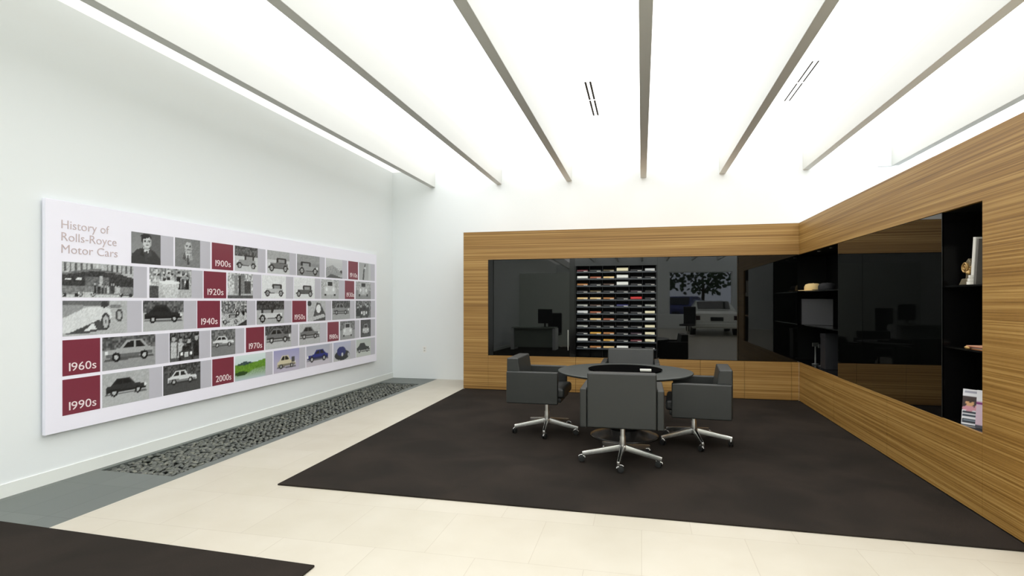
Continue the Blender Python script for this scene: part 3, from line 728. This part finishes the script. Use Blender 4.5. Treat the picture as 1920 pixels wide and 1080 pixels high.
# brochures
def brochure(label, loc, rz, w, h, style, lean):
    t = thing('brochure', label, 'brochure', loc, rz, 'brochures standing in the lower right recess')
    W, H = 22, 34; p = Pic(W, H, (.86, .86, .88))
    if style == 0:
        p.rect(.1, .88, .8, .93, (.6, .6, .66)); p.rect(.02, .42, .7, .78, (.22, .16, .16)); p.ell(.3, .62, .15, .1, (.8, .62, .44)); p.ell(.32, .68, .14, .05, (.2, .13, .1)); p.rect(.6, .45, .98, .74, (.25, .25, .5))
        p.ell(.7, .52, .2, .1, (.85, .6, .62)); p.ell(.3, .46, .28, .07, (.78, .55, .6)); p.rect(.06, .32, .9, .37, (.14, .17, .22)); p.rect(.06, .24, .9, .29, (.16, .2, .26)); p.rect(.06, .06, .94, .18, (.12, .15, .2)); p.rect(.1, .13, .9, .145, (.5, .55, .6))
    else:
        p.rect(.0, .1, .3, .7, (.8, .7, .76)); p.rect(.3, .2, 1, .64, (.2, .16, .22)); p.rect(.0, .62, 1, .68, (.5, .2, .45)); p.rect(.35, .74, .9, .9, (.62, .64, .68)); p.rect(0, 0, 1, .08, (.3, .3, .34))
    vs = [(0.0+w*i/(W-1), -0.0021, h*j/(H-1)) for j in range(H) for i in range(W)]
    fs = [(j*W+i, j*W+i+1, (j+1)*W+i+1, (j+1)*W+i) for j in range(H-1) for i in range(W-1)]
    boxo('pages', (0, -0.002, 0), (w, 0.006, h), M_paper, t)
    me = bpy.data.meshes.new('front_cover'); me.from_pydata(vs, [], fs)
    ca = me.color_attributes.new('picture', 'FLOAT_COLOR', 'POINT'); fc = []
    for j in range(H):
        for i in range(W): fc += [*lin(p.a[j][i]), 1]
    ca.data.foreach_set('color', fc); me.materials.append(M_print)
    o = bpy.data.objects.new('front_cover', me); COL.objects.link(o); o.parent = t
    t.rotation_euler = Euler((lean, 0, rz))
    return t
# cover faces the camera side (-x,-y)
brochure('white brochure with portrait pictures standing in the lower right recess', (2.235, 4.665, OZ0+0.002), math.radians(-50), 0.155, 0.25, 0, -0.12)
brochure('white and purple brochure half hidden by the recess edge', (2.262, 4.545, OZ0+0.002), math.radians(-60), 0.15, 0.26, 1, -0.08)

# wall outlet
t = thing('wall_outlet', 'small white electrical outlet low on the back wall left of the oak unit', 'outlet', (-3.94, BY, 0.545))
boxo('plate', (-0.035, -0.006, -0.058), (0.035, 0, 0.058), mat('outlet plastic', rgb(240, 241, 238), 0.3), t, 0.002, 1)
for z in (-0.022, 0.022): boxo('socket', (-0.015, -0.0075, z-0.014), (0.015, -0.0055, z+0.014), mat('outlet socket', rgb(205, 205, 200), 0.4), t)

# ------------------------------------------------------------------ conference chairs
GC = 'leather conference chairs around the round table'
def chair(label, loc, rz, drop=0.0, legphase=0.0, caster_phase=0.4, e=-0.075):
    t = thing('conference_chair', label, 'chair', loc, rz, GC)
    d = -drop-0.012
    zb, za, zt = 0.372+d, 0.707+d, 0.842+d
    for s in (-1, 1):
        x0, x1 = (s*0.348, s*0.288) if s < 0 else (0.288, 0.348)
        bm = BM(); add_box(bm, (min(x0, x1), -0.262+e, zb), (max(x0, x1), 0.285+e, za), 0.012, 3)
        obj('armrest', bm, M_leather, t, 'w')
    bm = BM()
    add_prism(bm, [(-0.275+e, zb+0.004), (-0.15+e, zb+0.004), (-0.112+e, za-0.1), (-0.15+e, zt), (-0.272+e, zt)], -0.286, 0.286, 'x', 0.014, 3)
    obj('backrest', bm, M_leather, t, 'w')
    bm = BM(); add_box(bm, (-0.284, -0.155+e, 0.43+d), (0.284, 0.345+e, 0.535+d), 0.03, 4); obj('seat', bm, M_leather2, t, 'w')
    boxo('seat_pan', (-0.27, -0.14+e, zb+0.012), (0.27, 0.31+e, 0.432+d), M_leather2, t, 0.012, 2)
    boxo('tilt_mechanism', (-0.09, -0.08, zb-0.022), (0.09, 0.11, zb+0.014), M_blackmatt, t, 0.008, 2)
    boxo('height_lever', (0.09, 0.0, zb-0.016), (0.22, 0.014, zb-0.006), M_blackmatt, t, 0.003, 1)
    bm = BM(); add_lathe(bm, [(0, 0.10), (0.030, 0.10), (0.032, 0.17), (0.027, 0.19), (0.027, 0.225), (0.021, 0.232), (0.021, zb-0.02), (0, zb-0.02)], 24)
    obj('gas_column', bm, M_steel, t, smooth='w')
    bm = BM(); add_lathe(bm, [(0, 0.09), (0.036, 0.09), (0.042, 0.10), (0.042, 0.148), (0.034, 0.155), (0, 0.155)], 24); obj('base_hub', bm, M_alu, t, smooth='w')
    for k in range(5):
        a = legphase+k*2*PI/5 - rz
        bm = BM(); n = 6; prev = None; rings = []
        for i in range(n+1):
            q = i/n; r = 0.03+0.335*q; ztop = 0.156-0.062*q; hh = 0.056-0.018*q; ww = 0.034-0.008*q
            rings.append([(r, -ww*0.42, ztop), (r, ww*0.42, ztop), (r, ww*0.5, ztop-hh), (r, -ww*0.5, ztop-hh)])
        V = [[bm.verts.new(p) for p in R] for R in rings]
        for A, B in zip(V, V[1:]):
            for i in range(4): bm.faces.new((A[i], A[(i+1) % 4], B[(i+1) % 4], B[i]))
        bm.faces.new(V[0]); bm.faces.new(list(reversed(V[-1])))
        bmesh.ops.recalc_face_normals(bm, faces=bm.faces[:])
        bmesh.ops.bevel(bm, geom=bm.edges[:], offset=0.003, segments=1, affect='EDGES')
        L = obj('leg', bm, M_alu, t, 'w'); L.rotation_euler = (0, 0, a)
        ca = caster_phase+k*1.1
        bm = BM()
        ax = Vector((math.cos(ca), math.sin(ca), 0)); tr = Vector((-ax.y, ax.x, 0)); c0 = Vector((0.352, 0, 0.031))+tr*0.018
        for s in (-1, 1): add_cyl(bm, c0+ax*0.006*s, c0+ax*0.022*s, 0.0285, 0.025, 20)
        W = obj('caster', bm, M_rubber, L, 'w')
        bm = BM(); add_cyl(bm, (0.352, 0, 0.031), (0.352, 0, 0.066), 0.009, 0.010, 12)
        n = 10; pts = []
        for i in range(n+1):
            b = PI*0.05+PI*0.75*i/n; pts.append((b, 0.034))
        for (b0, _), (b1, _) in zip(pts, pts[1:]):
            p0 = c0+tr*(-math.cos(b0)*0.034)+Vector((0, 0, math.sin(b0)*0.034)); p1 = c0+tr*(-math.cos(b1)*0.034)+Vector((0, 0, math.sin(b1)*0.034))
            add_cyl(bm, p0, p1, 0.0042, 0.0042, 8)
        obj('caster_hood', bm, M_alu, L, True)
    return t
R = math.radians
chair('charcoal leather chair nearest the camera, its square back to us', (-0.165, 5.14, 0.012), 0.0, 0.0, R(266))
chair('charcoal leather chair left of the round table, facing right', (-1.012, 6.12, 0.012), R(-91), 0.0, R(274), 1.2, -0.112)
chair('charcoal leather chair right of the round table, set lowest, facing left', (0.515, 5.97, 0.012), R(86), 0.05, R(278), 2.0)
chair('charcoal leather chair behind the round table, facing the camera', (-0.135, 7.08, 0.012), R(180), 0.0, R(290), 0.9)

# ------------------------------------------------------------------ table
t = thing('round_table', 'round dark grey conference table on a black drum pedestal', 'table', (-0.18, 6.13, 0.0125))
bm = BM(); add_lathe(bm, [(0, 0.695), (0.698, 0.695), (0.705, 0.690), (0.705, 0.680), (0.685, 0.668), (0, 0.665)], 96); obj('tabletop', bm, M_tabletop, t, smooth='w')
bm = BM(); add_lathe(bm, [(0, 0.665), (0.155, 0.665), (0.155, 0.05), (0, 0.05)], 48); obj('pedestal', bm, M_lacquer, t, smooth='w')
M_basegloss = mat('dark polished base', (0.03, 0.028, 0.026), 0.22, metal=0.15)
bm = BM(); add_lathe(bm, [(0, 0.075), (0.16, 0.072), (0.34, 0.02), (0.36, 0.012), (0.36, 0.0), (0, 0.0)], 64); obj('base', bm, M_basegloss, t, smooth=True)
M_tray = mat('matt black tray', (0.003, 0.003, 0.003), 0.7, spec=0.0)  # near black all over, no gloss
t = thing('turntable_tray', 'flat round black tray on the middle of the table', 'tray', (-0.175, 6.16, 0.7085))
bm = BM(); add_lathe(bm, [(0, 0.010), (0.35, 0.010), (0.385, 0.016), (0.39, 0.013), (0.37, 0.0), (0, 0.0)], 72); obj('dish', bm, M_tray, t, smooth='w')
t = thing('card_box', 'small white box lying on the right side of the black tray', 'box', (0.04, 6.01, 0.7195), 0.05)
boxo('carton', (-0.056, -0.02, 0), (0.056, 0.02, 0.016), M_tag, t, 0.002, 1); boxo('lid', (-0.0575, -0.0215, 0.0125), (0.0575, 0.0215, 0.022), M_paper, t, 0.002, 1)

# ------------------------------------------------------------------ what the black glass mirrors: desk, cars, street
M_desk = mat('pale grey laminate', rgb(150, 162, 150), 0.5)
M_screen = mat('dark monitor', rgb(20, 22, 30), 0.3)
t = thing('reception_desk', 'pale grey desk mirrored in the left black glass pane', 'desk', (-3.50, -1.0, 0.012))
boxo('desktop', (-0.72, -0.35, 0.71), (0.72, 0.35, 0.745), M_desk, t, 0.003, 1)
for s in (-1, 1): boxo('side_panel', (s*0.70-0.05, -0.33, 0), (s*0.70+0.05, 0.33, 0.71), M_frame, t)
boxo('modesty_panel', (-0.65, 0.20, 0.08), (0.65, 0.22, 0.70), M_desk, t)
t = thing('computer_monitor', 'dark computer monitor on the mirrored desk', 'monitor', (-3.16, -1.05, 0.758))
boxo('screen', (-0.24, -0.02, 0.12), (0.24, 0.02, 0.60), M_screen, t, 0.006, 1); boxo('stand', (-0.03, -0.01, 0.01), (0.03, 0.02, 0.14), M_screen, t); boxo('foot', (-0.12, -0.08, 0), (0.12, 0.1, 0.012), M_screen, t)
t = desk_chair = thing('desk_chair', 'dark high-backed office chair behind the mirrored desk', 'chair', (-3.0, -1.95, 0.012))
boxo('backrest', (-0.25, -0.3, 0.5), (0.25, -0.22, 1.22), M_screen, t, 0.03, 2); boxo('seat', (-0.26, -0.25, 0.44), (0.26, 0.26, 0.52), M_screen, t, 0.03, 2)
bm = BM(); add_cyl(bm, (0, 0, 0.05), (0, 0, 0.44), 0.025)
for k in range(5): add_cyl(bm, (0, 0, 0.08), (0.3*math.cos(k*1.257), 0.3*math.sin(k*1.257), 0.03), 0.018, 0.014, 8)
obj('base', bm, M_steel, t)

M_carwhite = mat('white car paint', rgb(232, 236, 230), 0.2, coat=0.5); M_carblack = mat('black car paint', rgb(16, 17, 20), 0.2, coat=0.5); M_carblue = mat('blue car paint', rgb(44, 52, 118), 0.25, coat=0.5)
M_carglass = mat('dark car glass', (0.01, 0.012, 0.012), 0.05); M_lamp = mat('red tail lamp', rgb(60, 30, 28), 0.2); M_tyre = mat('tyre rubber', rgb(20, 20, 20), 0.8)
def car(label, loc, rz, paint, suv=False):
    """rear of the car faces local +y"""
    t = thing('car', label, 'car', loc, rz)
    L, Wd = (5.3, 1.95) if not suv else (4.7, 1.9)
    if not suv: prof = [(-L/2, .35), (-L/2+.03, .72), (-L/2+.5, .92), (-1.15, .99), (-.45, 1.38), (.1, 1.46), (.75, 1.42), (1.45, 1.08), (2.3, 1.02), (L/2-.06, .92), (L/2, .6), (L/2-.04, .32)]
    else: prof = [(-L/2, .4), (-L/2+.05, .95), (-1.2, 1.1), (-.7, 1.62), (0, 1.74), (1.7, 1.72), (2.2, 1.15), (L/2, .95), (L/2, .45)]
    bm = BM(); secs = []
    for f, zsc in ((-1.0, .0), (-.94, .6), (-.8, 1), (.8, 1), (.94, .6), (1.0, 0)):
        ring = []
        for (yy, zz) in prof:
            top = zz > (1.0 if not suv else 1.15)
            z = zz if abs(f) < .9 else (zz*.985 if not top else (.98 if not suv else 1.12))
            xx = f*Wd/2*(0.86 if top and abs(f) < .9 else 1)
            y_ = yy if abs(f) < .9 else yy*(.985 if abs(f) < .99 else .95)
            ring.append(bm.verts.new((xx, y_, z if abs(f) < .99 else max(.34, min(z, .9)))))
        secs.append(ring)
    for A, B in zip(secs, secs[1:]):
        for i in range(len(prof)): bm.faces.new((A[i], A[(i+1) % len(prof)], B[(i+1) % len(prof)], B[i]))
    bm.faces.new(secs[0]); bm.faces.new(list(reversed(secs[-1])))
    obj('body', bm, paint, t, smooth=False)
    bm = BM()
    if not suv: add_prism(bm, [(.80, 1.405), (1.42, 1.10), (1.43, 1.115), (.82, 1.42)], -.66, .66, 'x')
    else: add_prism(bm, [(1.78, 1.64), (2.17, 1.2), (2.19, 1.22), (1.8, 1.66)], -.7, .7, 'x')
    obj('rear_window', bm, M_carglass, t)
    ly = L/2-.03
    for s in (-1, 1): boxo('tail_lamp', (s*.78-.13, ly-.06, .66), (s*.78+.13, ly+.03, .84), M_lamp, t, .01, 1)
    boxo('license_plate', (-.25, ly-.02, .62), (.25, ly+.035, .78), M_carglass, t)
    boxo('rear_bumper', (-.93, ly-.1, .36), (.93, ly+.08, .54), paint, t, .03, 2)
    for s in (-1, 1):
        for yy in (-1.55, 1.5):
            bm = BM(); add_cyl(bm, (s*.76, yy, .34), (s*.985, yy, .34), .34, .34, 28); w = obj('wheel', bm, M_tyre, t, 'w')
            bm = BM(); add_cyl(bm, (s*.97, yy, .34), (s*.992, yy, .34), .22, .2, 20); obj('hub_cap', bm, M_alu, w)
    return t
car('white car whose tail shows in the right black glass pane', (3.05, -9.3, 0.0), 0.02, M_carwhite)
dc = copy_tree(desk_chair); dc.location = (1.80, -6.05, 0.0); dc.rotation_euler = (0, 0, 0.4)
dc['label'] = 'black office chair beside the white car in the glass reflection'
car('blue car outside the street window in the glass reflection', (2.9, -20.5, 0.0), PI*0.12, M_carblue, True)
M_asph = mat('grey asphalt', rgb(120, 120, 118), 0.9); M_grass = mat('green verge', rgb(110, 140, 60), 0.9)
o = boxo('ground', (-18, -46, -0.3), (24, FY-0.25, -0.02), M_asph); struct(o)
o = boxo('ground_verge', (-18, -46, -0.02), (24, -27, 0.05), M_grass); struct(o)
M_leaf = mat('tree leaves', rgb(52, 78, 38), 0.8); M_trunk = mat('tree trunk bark', rgb(60, 48, 38), 0.9)
def tree(label, loc, h, r):
    t = thing('street_tree', label, 'tree', loc, 0, 'street trees outside the window')
    bm = BM(); add_cyl(bm, (0, 0, 0), (0.1, 0, h*0.6), 0.16, 0.10, 10)
    for k in range(4): add_cyl(bm, (0.08, 0, h*0.45), (math.cos(k*1.6)*r*0.6, math.sin(k*1.6)*r*0.6, h*0.72), 0.07, 0.03, 8)
    obj('trunk', bm, M_trunk, t)
    bm = BM()
    for k in range(250):
        a = random.uniform(0, 2*PI); q = random.random()**.5*r; z = h*random.uniform(.42, 1.0)
        add_blob(bm, (q*math.cos(a), q*math.sin(a), z), (.16, .12, .07), 1, .2, Euler((random.random()*3, random.random()*3, 0)))
    obj('crown', bm, M_leaf, t)
tree('leafy street tree outside, left in the mirrored window', (1.6, -26.5, 0.05), 5.2, 1.6)
tree('leafy street tree outside, middle of the mirrored window', (4.6, -28.5, 0.05), 4.6, 1.7)
tree('dense street tree outside, right in the mirrored window', (6.6, -25.0, 0.05), 5.6, 1.9)

# ------------------------------------------------------------------ light and camera
w = bpy.data.worlds.new('sky'); scene.world = w; w.use_nodes = True
bg = w.node_tree.nodes['Background']
bg.inputs['Color'].default_value = (0.80, 0.88, 1.0, 1); bg.inputs['Strength'].default_value = 2.6
cam = bpy.data.cameras.new('camera'); co = bpy.data.objects.new('camera', cam); COL.objects.link(co)
co.location = (0, 0, 1.45); co.rotation_euler = (PI/2, 0, R(12.95))
cam.sensor_width = 36; cam.lens = 36*1057/1920; cam.shift_y = 24/1920
cam.clip_end = 200
scene.camera = co
vs = scene.view_settings
vs.view_transform = 'Standard'; vs.look = 'None'; vs.gamma = 1; vs.use_curve_mapping = False; vs.exposure = 0.07
scene.cycles.max_bounces = 10; scene.cycles.diffuse_bounces = 6; scene.cycles.glossy_bounces = 5
scene.cycles.use_denoising = True
